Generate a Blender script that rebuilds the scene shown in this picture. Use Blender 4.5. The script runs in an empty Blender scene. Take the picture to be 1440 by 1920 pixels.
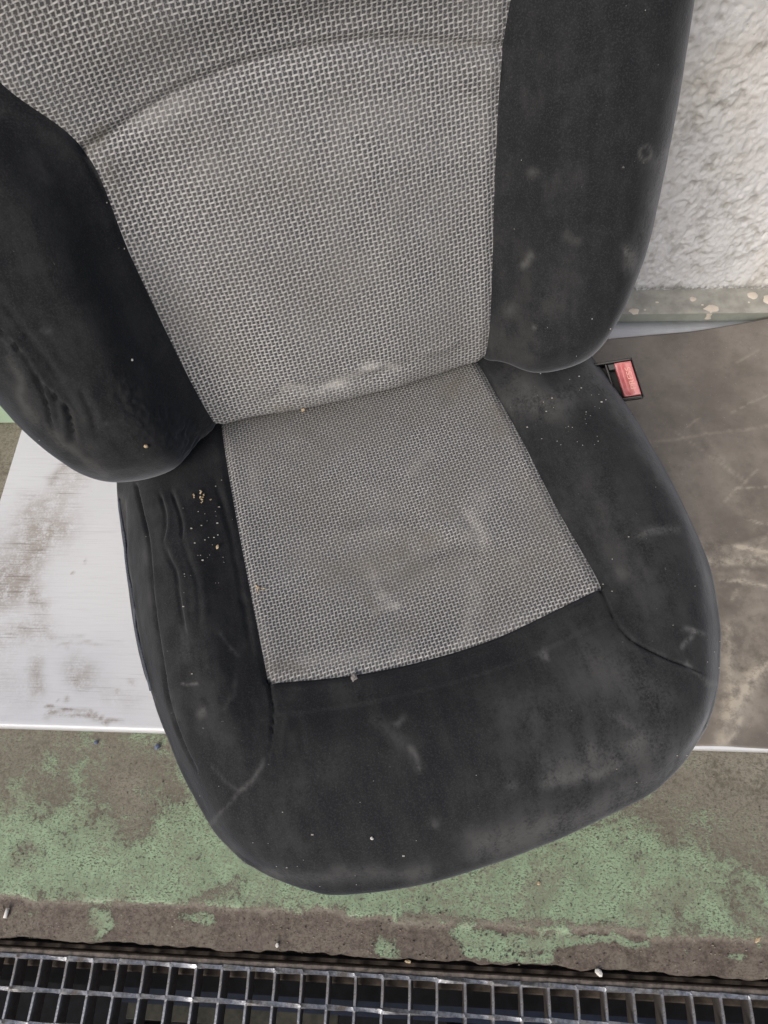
import bpy, math, random
import numpy as np
from mathutils import Matrix, Vector
random.seed(4); rng = np.random.default_rng(7)
S = bpy.context.scene
COL = S.collection

# ---------------------------------------------------------------- camera
F, CX, CY = 1331.0, 720.0, 960.0            # focal length and centre in photo pixels
_x = np.array([17720, -130, 1331.]); _y = np.array([120, 2760, -1331.])
_x /= np.linalg.norm(_x); _y -= _x * (_x @ _y); _y /= np.linalg.norm(_y); _z = np.cross(_x, _y)
RM = np.array([_x, _y, _z]); CAM = np.array([0, 0, 1.0])
cd = bpy.data.cameras.new('camera'); cam = bpy.data.objects.new('camera', cd); COL.objects.link(cam)
cd.sensor_fit = 'VERTICAL'; cd.sensor_height = 36; cd.lens = 36 * F / 1920
cd.clip_start = 0.02; cd.clip_end = 50
cam.matrix_world = Matrix.Translation(CAM.tolist()) @ Matrix(RM.tolist()).to_4x4()
S.camera = cam

# ---------------------------------------------------------------- light
SUN_EL, SUN_AZ = 39.0, 243.0                # azimuth measured from +X, counter-clockwise
w = bpy.data.worlds.new('World'); S.world = w; w.use_nodes = True
nt = w.node_tree; bg = nt.nodes['Background']
sky = nt.nodes.new('ShaderNodeTexSky'); sky.sky_type = 'NISHITA'; sky.sun_disc = False
sky.sun_elevation = math.radians(SUN_EL); sky.sun_rotation = math.radians(90 - SUN_AZ)
sky.air_density = 1.0; sky.dust_density = 4.5; sky.ozone_density = 1.0
nt.links.new(sky.outputs[0], bg.inputs[0]); bg.inputs[1].default_value = 0.10
sd = bpy.data.lights.new('sun', 'SUN'); sd.energy = 1.85; sd.angle = math.radians(32); sd.color = (1, .965, .92)
sun = bpy.data.objects.new('sun', sd); COL.objects.link(sun)
e, a = math.radians(SUN_EL), math.radians(SUN_AZ)
sun.rotation_euler = Vector((math.cos(e)*math.cos(a), math.cos(e)*math.sin(a), math.sin(e))).to_track_quat('Z', 'Y').to_euler()
sun.location = (-1, -1, 3)
S.view_settings.view_transform = 'Standard'; S.view_settings.look = 'None'
S.view_settings.exposure = 0.16; S.view_settings.gamma = 1.0

# ---------------------------------------------------------------- maths helpers
def ray(px, py): return RM @ np.array([(px-CX)/F, -(py-CY)/F, -1.])
def P(px, py, z):
    r = ray(px, py); return CAM + r * (z-1.0) / r[2]
def project(v):
    q = (v - CAM) @ RM
    return np.stack([CX - F*q[:, 0]/q[:, 2], CY + F*q[:, 1]/q[:, 2]], 1)
def _h(i, j, k, s):
    n = (i*374761393 + j*668265263 + k*2147483647 + s*974634777) & 0xffffffff
    n = ((n ^ (n >> 13)) * 1274126177) & 0xffffffff
    n = ((n ^ (n >> 16)) * 2246822519) & 0xffffffff
    return ((n ^ (n >> 15)) & 0xffffff) / float(0xffffff)
def vnoise(p, s=0):
    i = np.floor(p).astype(np.int64); f = p - i; f = f*f*(3-2*f); r = 0
    for a_ in (0, 1):
        for b_ in (0, 1):
            for c_ in (0, 1):
                wgt = (f[:, 0] if a_ else 1-f[:, 0])*(f[:, 1] if b_ else 1-f[:, 1])*(f[:, 2] if c_ else 1-f[:, 2])
                r = r + wgt*_h(i[:, 0]+a_, i[:, 1]+b_, i[:, 2]+c_, s)
    return r
def fbm(p, sc, octv=4, s=0, gain=.5):
    r = 0; amp = 1; t = 0
    for o in range(octv):
        r = r + amp*vnoise(p*sc*2**o + 17.3*o, s+o); t += amp; amp *= gain
    return r/t
def seg_dist(q, line):
    """distance of each point in q (n,k) to a polyline"""
    line = np.asarray(line, float); best = np.full(len(q), 1e9)
    if len(line) == 1: return np.linalg.norm(q-line[0], axis=1)
    for a_, b_ in zip(line[:-1], line[1:]):
        d = b_-a_; t = np.clip(((q-a_) @ d)/(d @ d), 0, 1)
        best = np.minimum(best, np.linalg.norm(q-a_-t[:, None]*d, axis=1))
    return best
def smooth_line(pts, n=8):
    pts = np.asarray(pts, float); m = len(pts)
    if m < 3: return pts
    e_ = np.vstack([2*pts[0]-pts[1], pts, 2*pts[-1]-pts[-2]]); out = []
    for i in range(m-1):
        p0, p1, p2, p3 = e_[i:i+4]
        for t in np.linspace(0, 1, n, endpoint=False):
            out.append(.5*((2*p1)+(-p0+p2)*t+(2*p0-5*p1+4*p2-p3)*t*t+(-p0+3*p1-3*p2+p3)*t**3))
    out.append(pts[-1]); return np.array(out)
def catmull(net, nsub, axis):
    net = np.moveaxis(net, axis, 0)
    e_ = np.concatenate([2*net[:1]-net[1:2], net, 2*net[-1:]-net[-2:-1]]); out = []
    for i in range(len(net)-1):
        p0, p1, p2, p3 = e_[i:i+4]
        for t in np.linspace(0, 1, nsub, endpoint=False):
            out.append(.5*((2*p1)+(-p0+p2)*t+(2*p0-5*p1+4*p2-p3)*t*t+(-p0+3*p1-3*p2+p3)*t**3))
    out.append(net[-1])
    return np.moveaxis(np.array(out), 0, axis)
def grid_normals(G):
    du = np.gradient(G, axis=1); dv = np.gradient(G, axis=0)
    n_ = np.cross(du, dv); l = np.linalg.norm(n_, axis=2, keepdims=True); return n_/np.maximum(l, 1e-15)

# ---------------------------------------------------------------- object helpers
def link(name, verts, faces, mat, parent=None, smooth=True, attrs=None, uv=None):
    me = bpy.data.meshes.new(name)
    v = np.asarray(verts, np.float32)
    if isinstance(faces, np.ndarray):
        nf, k = faces.shape
        me.vertices.add(len(v)); me.vertices.foreach_set('co', v.ravel())
        me.loops.add(nf*k); me.loops.foreach_set('vertex_index', faces.ravel().astype(np.int32))
        me.polygons.add(nf); me.polygons.foreach_set('loop_start', np.arange(0, nf*k, k, dtype=np.int32))
        me.update(calc_edges=True)
        if uv is not None:
            l = me.uv_layers.new(name='UVMap'); l.data.foreach_set('uv', uv[faces.ravel()].astype(np.float32).ravel())
    else:
        me.from_pydata([tuple(map(float, x)) for x in v], [], faces)
    if smooth: me.polygons.foreach_set('use_smooth', np.ones(len(me.polygons), bool))
    for k_, val in (attrs or {}).items():
        at = me.attributes.new(k_, 'FLOAT', 'POINT'); at.data.foreach_set('value', np.asarray(val, np.float32))
    me.materials.append(mat); me.validate()
    o = bpy.data.objects.new(name, me); COL.objects.link(o)
    if parent is not None: o.parent = parent
    return o
def tag(o, label, cat, group=None):
    o['label'] = label; o['category'] = cat
    if group: o['group'] = group
    return o
def struct(o): o['kind'] = 'structure'; return o
def grid_faces(nr, nc, mask=None):
    i = np.arange(nr*nc).reshape(nr, nc)
    f = np.stack([i[:-1, :-1], i[:-1, 1:], i[1:, 1:], i[1:, :-1]], 2)
    return f.reshape(-1, 4) if mask is None else f[mask]
class MB:
    def __init__(s): s.v = []; s.f = []
    def add(s, v, f):
        b = len(s.v); s.v += [tuple(x) for x in v]; s.f += [tuple(i+b for i in q) for q in f]
    def box(s, lo, hi, bev=0.0, M=None):
        lo = np.array(lo, float); hi = np.array(hi, float); b = min(bev, (hi-lo).min()*.49)
        if b <= 0:
            v = [(x, y, z) for x in (lo[0], hi[0]) for y in (lo[1], hi[1]) for z in (lo[2], hi[2])]
            f = [(0, 1, 3, 2), (4, 6, 7, 5), (0, 4, 5, 1), (2, 3, 7, 6), (0, 2, 6, 4), (1, 5, 7, 3)]
        else:
            v = []; f = []; id_ = {}
            for c in range(8):
                sx, sy, sz = c & 1, c >> 1 & 1, c >> 2 & 1
                cor = np.array([hi[0] if sx else lo[0], hi[1] if sy else lo[1], hi[2] if sz else lo[2]])
                sg = np.array([-1 if sx else 1, -1 if sy else 1, -1 if sz else 1])*b
                for ax in range(3):
                    o = cor + sg; o[ax] = cor[ax]; id_[c, ax] = len(v); v.append(o)
            for ax in range(3):
                u_, w_ = (ax+1) % 3, (ax+2) % 3
                for sd_ in (0, 1):
                    q = [sd_ << ax | a_ << u_ | b_ << w_ for a_, b_ in ((0, 0), (1, 0), (1, 1), (0, 1))]
                    f.append([id_[c, ax] for c in (q if sd_ else q[::-1])])
                for a_ in (0, 1):
                    for b_ in (0, 1):
                        c0 = a_ << u_ | b_ << w_; c1 = c0 | 1 << ax
                        q = [id_[c0, u_], id_[c1, u_], id_[c1, w_], id_[c0, w_]]
                        f.append(q if a_ == b_ else q[::-1])
            for c in range(8):
                q = [id_[c, 0], id_[c, 1], id_[c, 2]]
                f.append(q if bin(c).count('1') % 2 else q[::-1])
        if M is not None: v = [tuple(M @ Vector(tuple(x))) for x in v]
        s.add(v, f); return s
    def tube(s, pts, r, n=8):
        pts = [Vector(tuple(p)) for p in pts]; rings = []
        for i, p in enumerate(pts):
            d = (pts[min(i+1, len(pts)-1)]-pts[max(i-1, 0)]).normalized()
            a_ = d.orthogonal() if i == 0 else (pa - d*pa.dot(d)); a_.normalize(); pa = a_; b_ = d.cross(a_)
            rr = r[i] if hasattr(r, '__len__') else r
            rings.append([p+(a_*math.cos(2*math.pi*k/n)+b_*math.sin(2*math.pi*k/n))*rr for k in range(n)])
        v = [x for q in rings for x in q]
        f = [(i*n+k, i*n+(k+1) % n, (i+1)*n+(k+1) % n, (i+1)*n+k) for i in range(len(pts)-1) for k in range(n)]
        f += [tuple(range(n))[::-1], tuple(range((len(pts)-1)*n, len(pts)*n))]
        s.add(v, f); return s
    def blob(s, c, r, flat=1.0, seed=0, jitter=.25):
        rr = random.Random(seed); n, m = 8, 5; v = []; f = []
        rot = Matrix.Rotation(rr.random()*6.28, 3, 'Z')
        for i in range(m):
            th = math.pi*(i+.5)/m
            for k in range(n):
                ph = 2*math.pi*k/n; q = 1+rr.uniform(-jitter, jitter)
                v.append(Vector(c)+rot @ Vector((math.sin(th)*math.cos(ph)*r[0]*q, math.sin(th)*math.sin(ph)*r[1]*q, math.cos(th)*r[2]*q)))
        f = [(i*n+k, (i+1)*n+k, (i+1)*n+(k+1) % n, i*n+(k+1) % n) for i in range(m-1) for k in range(n)]
        f += [tuple(range(n)), tuple(range((m-1)*n, m*n))[::-1]]
        s.add(v, f); return s
    def build(s, name, mat, parent=None, smooth=False):
        return link(name, s.v, s.f, mat, parent, smooth)

# ---------------------------------------------------------------- shader helpers
class X:
    """a socket with arithmetic"""
    nt = None
    def __init__(s, k): s.k = k
    @staticmethod
    def put(sock, v):
        if isinstance(v, X): X.nt.links.new(v.k, sock)
        else: sock.default_value = v
    @staticmethod
    def op(o, *a):
        n_ = X.nt.nodes.new('ShaderNodeMath'); n_.operation = o
        for i, q in enumerate(a): X.put(n_.inputs[i], q)
        return X(n_.outputs[0])
    def __add__(s, o): return X.op('ADD', s, o)
    __radd__ = __add__
    def __sub__(s, o): return X.op('SUBTRACT', s, o)
    def __rsub__(s, o): return X.op('SUBTRACT', o, s)
    def __mul__(s, o): return X.op('MULTIPLY', s, o)
    __rmul__ = __mul__
    def __truediv__(s, o): return X.op('DIVIDE', s, o)
    def fr(s): return X.op('FRACT', s)
    def fl(s): return X.op('FLOOR', s)
    def ab(s): return X.op('ABSOLUTE', s)
    def clamp(s): n_ = X.op('ADD', s, 0.0); n_.k.node.use_clamp = True; return n_
def ss(x, a_, b_):
    n_ = X.nt.nodes.new('ShaderNodeMapRange'); n_.interpolation_type = 'SMOOTHSTEP'
    X.put(n_.inputs[0], x); n_.inputs[1].default_value = a_; n_.inputs[2].default_value = b_
    if a_ > b_: n_.inputs[1].default_value = b_; n_.inputs[2].default_value = a_; n_.inputs[3].default_value = 1; n_.inputs[4].default_value = 0
    return X(n_.outputs[0])
def new_mat(name):
    m = bpy.data.materials.new(name); m.use_nodes = True; X.nt = m.node_tree
    return m, m.node_tree.nodes['Principled BSDF']
def coord(kind='Object', scale=(1, 1, 1)):
    t = X.nt.nodes.new('ShaderNodeTexCoord'); mp = X.nt.nodes.new('ShaderNodeMapping'); mp.inputs['Scale'].default_value = scale
    X.nt.links.new(t.outputs[kind], mp.inputs[0]); return mp.outputs[0]
def noise(scale, detail=4, rough=.55, vec=None, dist=0.0, st=(1, 1, 1)):
    n_ = X.nt.nodes.new('ShaderNodeTexNoise'); n_.inputs['Scale'].default_value = scale
    n_.inputs['Detail'].default_value = detail; n_.inputs['Roughness'].default_value = rough; n_.inputs['Distortion'].default_value = dist
    X.nt.links.new(vec if vec is not None else coord(scale=st), n_.inputs['Vector']); return X(n_.outputs[0])
def attr(name):
    n_ = X.nt.nodes.new('ShaderNodeAttribute'); n_.attribute_name = name; return X(n_.outputs['Fac'])
def mix(f, c1, c2):
    n_ = X.nt.nodes.new('ShaderNodeMix'); n_.data_type = 'RGBA'
    X.put(n_.inputs[0], f)
    for i, c in ((6, c1), (7, c2)):
        if isinstance(c, X): X.nt.links.new(c.k, n_.inputs[i])
        else: n_.inputs[i].default_value = (*c, 1)
    return X(n_.outputs[2])
def bump(p, h, strength=.3, dist=.001):
    n_ = X.nt.nodes.new('ShaderNodeBump'); n_.inputs['Strength'].default_value = strength; n_.inputs['Distance'].default_value = dist
    X.nt.links.new(h.k, n_.inputs['Height']); X.nt.links.new(n_.outputs[0], p.inputs['Normal'])
def setp(p, **k):
    for a_, v in k.items():
        s_ = p.inputs[a_.replace('_', ' ')]
        if isinstance(v, X): X.nt.links.new(v.k, s_)
        elif isinstance(v, tuple) and len(v) == 3: s_.default_value = (*v, 1)
        else: s_.default_value = v
def plain(name, col, rough=.6, metal=0.0, var=.25, sc=60):
    m, p = new_mat(name); f = noise(sc, 5, .6)
    c2 = tuple(max(0, q*(1-var)) for q in col); c1 = tuple(min(1, q*(1+var*.6)) for q in col)
    setp(p, Base_Color=mix(ss(f, .3, .7), c2, c1), Roughness=rough, Metallic=metal); bump(p, f, .25, .0008); return m

# black velour of the seat covers
def mat_velour():
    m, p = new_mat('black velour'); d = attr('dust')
    big = noise(7, 6, .68); med = noise(38, 6, .68); fine = noise(420, 3, .6); sp = noise(260, 2, .5); stk = noise(1, 5, .65, coord(scale=(60, 14, 20)))
    base = mix(ss(stk*.6+med*.4, .36, .66), (.0135, .0147, .0168), (.0225, .0235, .0250))
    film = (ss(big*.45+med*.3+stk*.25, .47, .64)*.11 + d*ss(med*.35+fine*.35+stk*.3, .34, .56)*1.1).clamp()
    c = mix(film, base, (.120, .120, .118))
    c = mix(ss(sp, .76, .79)*.4, c, (.26, .25, .23))
    c = mix(ss(noise(800, 3, .7), .46, .66)*.34, c, (.060, .061, .064))
    setp(p, Base_Color=c, Roughness=.92, Specular_IOR_Level=.12, Sheen_Weight=.30, Sheen_Roughness=.38, Sheen_Tint=(.86, .9, 1.0))
    bump(p, fine*.7+med, .35, .0013); return m
# grey basket weave, drawn on UVs measured in yarn pitches
def mat_weave():
    m, p = new_mat('grey basket weave fabric'); d = attr('dust')
    uvn = X.nt.nodes.new('ShaderNodeUVMap'); sep = X.nt.nodes.new('ShaderNodeSeparateXYZ'); X.nt.links.new(uvn.outputs[0], sep.inputs[0])
    u = X(sep.outputs[0]); v = X(sep.outputs[1])
    wob = noise(60, 2, .5, uvn.outputs[0]); wob2 = noise(.35, 3, .5, uvn.outputs[0])
    u = u + (noise(.22, 2, .5, uvn.outputs[0])-.5)*.9; v = v + (noise(.17, 2, .5, uvn.outputs[0])-.5)*.7
    row = (v).fl(); u2 = ((u+row)*.5).fr()
    vf = (v - (u2-.5)*.22 + (wob-.5)*.12).fr()
    dash = ss((u2-.5).ab(), .37, .27)*ss((vf-.5).ab(), .27, .12)
    sepr = ss((vf-.5).ab(), .20, .07)*.42
    uf = (u + vf*.12 + .3).fr()
    bar = ss((uf-.5).ab(), .24, .40)*.64
    hgt = X.op('MAXIMUM', dash, X.op('MAXIMUM', bar, sepr))
    dark = mix(noise(.9, 2, .5, uvn.outputs[0]), (.036, .037, .043), (.074, .073, .077))
    light = mix(ss(noise(1.1, 3, .6, uvn.outputs[0]), .3, .7), (.38, .38, .385), (.58, .572, .558))
    big = noise(7, 5, .6); wear = ss(noise(13, 5, .65), .40, .66); hgc = hgt + (.46 - hgt)*(wear*.22)
    c = mix(hgc, dark, light); med = noise(45, 5, .6)
    grime_dark = ss(big, .40, .70)
    c = mix(grime_dark*.34, c, (.15, .142, .13))
    c = mix((d*ss(med, .28, .62)).clamp()*.75, c, (.46, .45, .43))
    g = attr('grime_dark'); c = mix((g*ss(med, .25, .6)).clamp()*.7, c, (.16, .145, .115))
    setp(p, Base_Color=c, Roughness=.82, Specular_IOR_Level=.25, Sheen_Weight=.06)
    bump(p, hgt + med*.3, .75, .0011); return m
M_VEL = mat_velour(); M_WEV = mat_weave()

def mat_floor():
    m, p = new_mat('worn green floor paint on concrete'); cov = attr('paint')
    n1 = noise(26, 7, .68); n2 = noise(170, 6, .78, dist=.1); n3 = noise(300, 4, .7, dist=.25, st=(1, 1.7, 1)); n4 = noise(6, 4, .6)
    paint = ss(cov + (n1-.5)*1.5 + (n2-.5)*2.1, .42, .62)
    specks = ss(n3 + (n1-.5)*.3, .56, .61)*ss(n4, .25, .5)
    green = mix(ss(n1, .3, .7), (.215, .285, .185), (.325, .450, .285))
    green = mix(ss(n2, .44, .66)*.7, green, (.205, .215, .150))
    green = mix(specks*.8, green, (.055, .055, .042))
    up = attr('upper'); brown = mix(ss(n1*.4+n2*.6, .38, .60), mix(up, (.080, .062, .050), (.120, .107, .080)), mix(up, (.180, .148, .122), (.275, .256, .204)))
    brown = mix(specks*.5, brown, (.05, .042, .036))
    brown = mix(ss(noise(310, 2, .5), .70, .75)*.6, brown, (.36, .33, .28))
    c = mix(paint, brown, green)
    c = mix(ss(noise(11, 7, .7)*.6+n2*.4, .47, .62)*.62, c, (.195, .175, .135))
    setp(p, Base_Color=c, Roughness=.62 - paint*.14, Specular_IOR_Level=.4)
    bump(p, paint*.9 + n2*.5 - specks*.5 + n1*.5, .55, .0012); return m
def mat_board():
    m, p = new_mat('white grained laminate'); d = attr('dirt')
    g1 = noise(1, 3, .5, coord(scale=(9, 240, 1))); g2 = noise(1, 2, .5, coord(scale=(3.5, 95, 1))); n1 = noise(60, 6, .65); n2 = noise(300, 4, .65)
    g3 = noise(1, 3, .55, coord(scale=(22, 520, 1))); lines = (ss(g1, .60, .68)*ss(noise(7, 3, .5), .42, .62)*.8 + ss(g3, .52, .66)*.42).clamp()
    c = mix(ss(noise(5, 4, .5), .3, .7), (.57, .588, .625), (.63, .645, .675))
    c = mix(lines*.20, c, (.30, .29, .28))
    film = (d*ss(n1*.55+n2*.45, .33, .60)).clamp()
    c = mix(film*.72, c, (.26, .222, .185))
    c = mix((d*lines).clamp()*.7, c, (.12, .10, .085))
    c = mix(ss(n2, .70, .74)*.55, c, (.16, .14, .12))
    setp(p, Base_Color=c, Roughness=.34, Specular_IOR_Level=.5, Coat_Weight=.15)
    bump(p, (g1*.6+g2*.4)*1.0 + n1*.2, .32, .0011); return m
def mat_mat():
    m, p = new_mat('scuffed dark rubber sheet'); s_ = attr('scratch_sheen')
    n1 = noise(10, 6, .65); n2 = noise(75, 6, .68); n3 = noise(1, 4, .6, coord(scale=(14, 210, 1))); n4 = noise(420, 2, .5)
    c = mix(ss(n1, .3, .72), (.150, .131, .113), (.255, .226, .196))
    c = mix(ss(n2, .52, .75)*.45, c, (.07, .064, .062))
    c = mix(ss(n3*.3+n2*.7, .54, .68)*.22, c, (.30, .27, .23))
    c = mix((s_*ss(n2*.65+n1*.35, .36, .60)).clamp()*.85, c, (.50, .45, .37))
    c = mix(ss(n4, .715, .75)*.7, c, (.42, .40, .36))
    setp(p, Base_Color=c, Roughness=.48+.16*n1, Specular_IOR_Level=.5, Coat_Weight=.04, Coat_Roughness=.3)
    bump(p, n1*.6+n2*.35+n3*.25, .4, .0016); return m
def mat_wall():
    m, p = new_mat('rough cream plaster'); n1 = noise(16, 5, .6); n2 = noise(190, 5, .65); n3 = noise(30, 5, .65); low = attr('low'); hol = attr('hollow')
    c = mix(ss(n1, .35, .65), (.66, .64, .61), (.76, .745, .72))
    c = mix(ss(noise(4, 3, .5), .42, .62)*.6, c, (.66, .67, .70))
    c = mix((hol*ss(n3, .38, .62)).clamp()*.5, c, (.25, .235, .205))
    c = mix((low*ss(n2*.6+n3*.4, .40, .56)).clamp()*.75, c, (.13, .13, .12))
    c = mix(ss(n2, .67, .72)*.5, c, (.24, .22, .20))
    setp(p, Base_Color=c, Roughness=.9, Specular_IOR_Level=.2)
    bump(p, n2+noise(420, 4, .6)*.6, .6, .0016); return m
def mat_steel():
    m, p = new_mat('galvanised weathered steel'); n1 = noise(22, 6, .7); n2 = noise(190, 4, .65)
    rust_brown = (ss(n1, .50, .66) + ss(attr('brownish'), .02, .25)).clamp()
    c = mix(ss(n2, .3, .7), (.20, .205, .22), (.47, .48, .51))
    c = mix(rust_brown*.85, c, (.085, .066, .052))
    setp(p, Base_Color=c, Roughness=.34+.3*rust_brown, Metallic=.75-.6*rust_brown); bump(p, n2+n1*.4, .5, .0012); return m
M_FLOOR = mat_floor(); M_BOARD = mat_board(); M_MAT = mat_mat(); M_WALL = mat_wall(); M_STEEL = mat_steel()
M_EDGE = plain('dirty brown concrete edge', (.085, .066, .052), .85, var=.5, sc=90)
M_GRIME = plain('grimy steel frame bar', (.15, .125, .105), .6, .2, var=.6, sc=110)
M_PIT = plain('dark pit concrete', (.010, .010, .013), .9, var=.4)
M_TRIM = plain('grey green painted steel trim', (.37, .36, .32), .42, var=.22, sc=45)
M_TRIM2 = plain('grey green trim face', (.33, .345, .30), .42, var=.15, sc=28)
M_DRIP = plain('cream paint drip', (.72, .64, .54), .4, var=.06)
M_KERB = plain('pale green painted concrete', (.34, .46, .34), .5, var=.12, sc=14)
M_BLK = plain('black plastic', (.010, .010, .011), .45, var=.2)
M_BLK2 = plain('dusty black plastic edge', (.045, .044, .041), .6, var=.4, sc=200)
M_DARKMET = plain('dark steel frame', (.05, .048, .045), .5, .6, var=.4)
M_FOAM = plain('beige foam and wire edge', (.25, .22, .16), .8, var=.4, sc=120)
M_CRUMB = plain('straw coloured crumb', (.55, .43, .27), .8, var=.3, sc=500)
M_WHITE = plain('white pellet', (.72, .70, .66), .7, var=.1, sc=500)
M_BLUE = plain('blue bead', (.10, .13, .22), .35, var=.2, sc=500)
M_PALE = plain('pale dusty wood', (.085, .082, .065), .85, var=.4, sc=60)
M_THREAD = plain('blue grey thread', (.075, .085, .11), .7, var=.3, sc=300)
M_BIN = plain('dark blue plastic', (.02, .03, .06), .5, var=.3)
def mat_red():
    m, p = new_mat('faded red plastic'); n1 = noise(90, 5, .6)
    setp(p, Base_Color=mix(ss(n1, .35, .7), (.50, .14, .145), (.60, .25, .25)), Roughness=.42, Specular_IOR_Level=.5); bump(p, n1, .15, .0005); return m
M_RED = mat_red()

# ================================================================ the setting
# floor slab of painted concrete, up to the edge of the drain
def lin(*segs):
    out = [segs[0][0]]
    for a_, b_, st in segs: out += list(np.linspace(a_, b_, max(1, round((b_-a_)/st))+1)[1:])
    return np.array(out)
def blobs(px, items, base=None, warp=22):
    """items: (polyline in photo pixels, radius, strength); marks with soft edges"""
    r = np.zeros(len(px)) if base is None else base.copy()
    q3 = np.stack([px[:, 0], px[:, 1], px[:, 0]*0], 1)
    px = px + (np.stack([fbm(q3, 1/34., 3, 61), fbm(q3, 1/34., 3, 71)], 1)-.5)*warp
    for line, rad, st in items:
        d = seg_dist(px, smooth_line(line) if len(line) > 2 else line)
        r = r + st*np.exp(-(d/rad)**2)
    return r
FY0 = -0.1115
def floor_obj():
    xs = lin((-1.7, -.8, .05), (-.8, .62, .003), (.62, 1.7, .05)); ys = lin((FY0, .22, .003), (.22, 1.0, .03))
    Xg, Yg = np.meshgrid(xs, ys); v = np.stack([Xg.ravel(), Yg.ravel(), np.zeros(Xg.size)], 1)
    px = project(v); nz = fbm(v*[1, 1, 0], 35, 4, 3); nb = fbm(v*[1, 1, 0], 9, 3, 9)
    v[:, 1] += np.where(np.abs(v[:, 1]-FY0) < 1e-6, (nz-.5)*.010, 0)
    y_step = -.0685 + (fbm(v*[1, 0, 0], 22, 4, 21)-.5)*.014 + np.where(v[:, 0] > -.05, -.006, 0)
    low = 1/(1+np.exp((v[:, 1]-y_step)/.0012))
    v[:, 2] += (nb-.5)*.002 - low*.0025
    cov = .455 + .42*np.exp(-((v[:, 1]+.025)/.07)**2) - .05*np.clip(v[:, 1]-.03, 0, 1)*8
    cov = np.where(v[:, 1] > .2, .02, cov)
    cov -= .36*np.clip((v[:, 0]-.24)/.18, 0, 1)
    cov -= .10*np.clip((-v[:, 0]-.42)/.2, 0, 1)
    cov = cov*(1-low) + low*.02
    cov = blobs(px, [([(190, 1722)], 26, .85), ([(200, 1745), (178, 1765)], 12, .6), ([(335, 1718), (400, 1728)], 14, .7), ([(25, 1722), (60, 1712)], 12, .45),
                     ([(470, 1728)], 9, .4), ([(540, 1712), (610, 1712)], 9, .4), ([(715, 1770), (730, 1790)], 26, .75), ([(860, 1750), (960, 1765), (1060, 1765)], 17, .85), ([(880, 1785), (960, 1800), (1030, 1800)], 14, .9),
                     ([(1060, 1755), (1130, 1760), (1215, 1768)], 12, .85), ([(1290, 1787)], 9, .4), ([(1370, 1790), (1400, 1792)], 7, .7), ([(1430, 1772)], 9, .6),
                     ([(760, 1720), (1000, 1735), (1200, 1745)], 12, -.5), ([(360, 1690), (420, 1670), (440, 1650)], 18, -.35), ([(240, 1480), (250, 1560)], 40, -.35), ([(60, 1600)], 26, -.3),
                     ([(900, 1700)], 60, .25), ([(500, 1700), (640, 1705)], 15, -.2)], cov)
    o = link('floor', v, grid_faces(len(ys), len(xs)), M_FLOOR, attrs={'paint': cov, 'upper': 1-low}); struct(o)
    # broken front edge of the slab, down into the drain
    k = len(xs); top = v[:k]; n2 = fbm(top, 60, 3, 5)
    rows = [top]
    for z, dy in ((-.004, -.001), (-.02, .0), (-.045, .003)):
        q = top.copy(); q[:, 2] = z; q[:, 1] += dy + (fbm(q, 80, 3, 8)-.5)*.004; rows.append(q)
    vv = np.concatenate(rows[::-1]); struct(link('floor_edge', vv, grid_faces(4, k), M_EDGE))
floor_obj()
b = MB(); b.box((-1.7, -.118, -.075), (1.7, FY0+.02, -.046)); b.box((-1.7, -.1465, -.085), (1.7, -.118, -.040), .002)
struct(b.build('drain_ledge', M_EDGE))
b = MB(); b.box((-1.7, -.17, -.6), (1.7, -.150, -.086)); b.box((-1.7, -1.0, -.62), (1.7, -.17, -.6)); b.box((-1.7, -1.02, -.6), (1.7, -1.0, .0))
b.box((-1.72, -1.0, -.6), (-1.7, -.12, -.01)); b.box((1.7, -1.0, -.6), (1.72, -.12, -.01)); struct(b.build('drain_pit', M_PIT))
b = MB(); b.box((-1.7, -2.2, -.05), (1.7, -1.0, 0)); o = b.build('walkway', M_EDGE); struct(o)

# grating over the drain
gr = bpy.data.objects.new('floor_grating', None); COL.objects.link(gr); gr.location = (0, -.13, -.035)
tag(gr, 'galvanised steel grating with square openings over the dark drain', 'grating')
PITCH = .03255; GX0 = -.5166
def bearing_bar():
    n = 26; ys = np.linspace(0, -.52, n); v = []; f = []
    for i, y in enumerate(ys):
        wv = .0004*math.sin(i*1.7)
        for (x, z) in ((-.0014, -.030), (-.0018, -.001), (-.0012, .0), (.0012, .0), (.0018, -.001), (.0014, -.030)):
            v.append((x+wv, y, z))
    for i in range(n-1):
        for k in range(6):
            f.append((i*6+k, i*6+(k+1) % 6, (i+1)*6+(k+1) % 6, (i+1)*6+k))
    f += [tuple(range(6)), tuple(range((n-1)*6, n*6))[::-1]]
    return link('bearing_bar', v, f, M_STEEL, gr, False, {'brownish': [1.0 if p[2] < -.02 else .0 for p in v]})  # bars turn dark brown below the top edge
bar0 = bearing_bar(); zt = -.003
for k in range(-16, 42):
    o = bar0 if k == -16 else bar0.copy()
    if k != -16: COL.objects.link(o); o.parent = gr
    o.location = (GX0+k*PITCH + rng.normal(0, .0004), -.0015, zt+.035 + rng.normal(0, .0003)); o.rotation_euler = (0, rng.normal(0, .035), rng.normal(0, .004))
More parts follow.
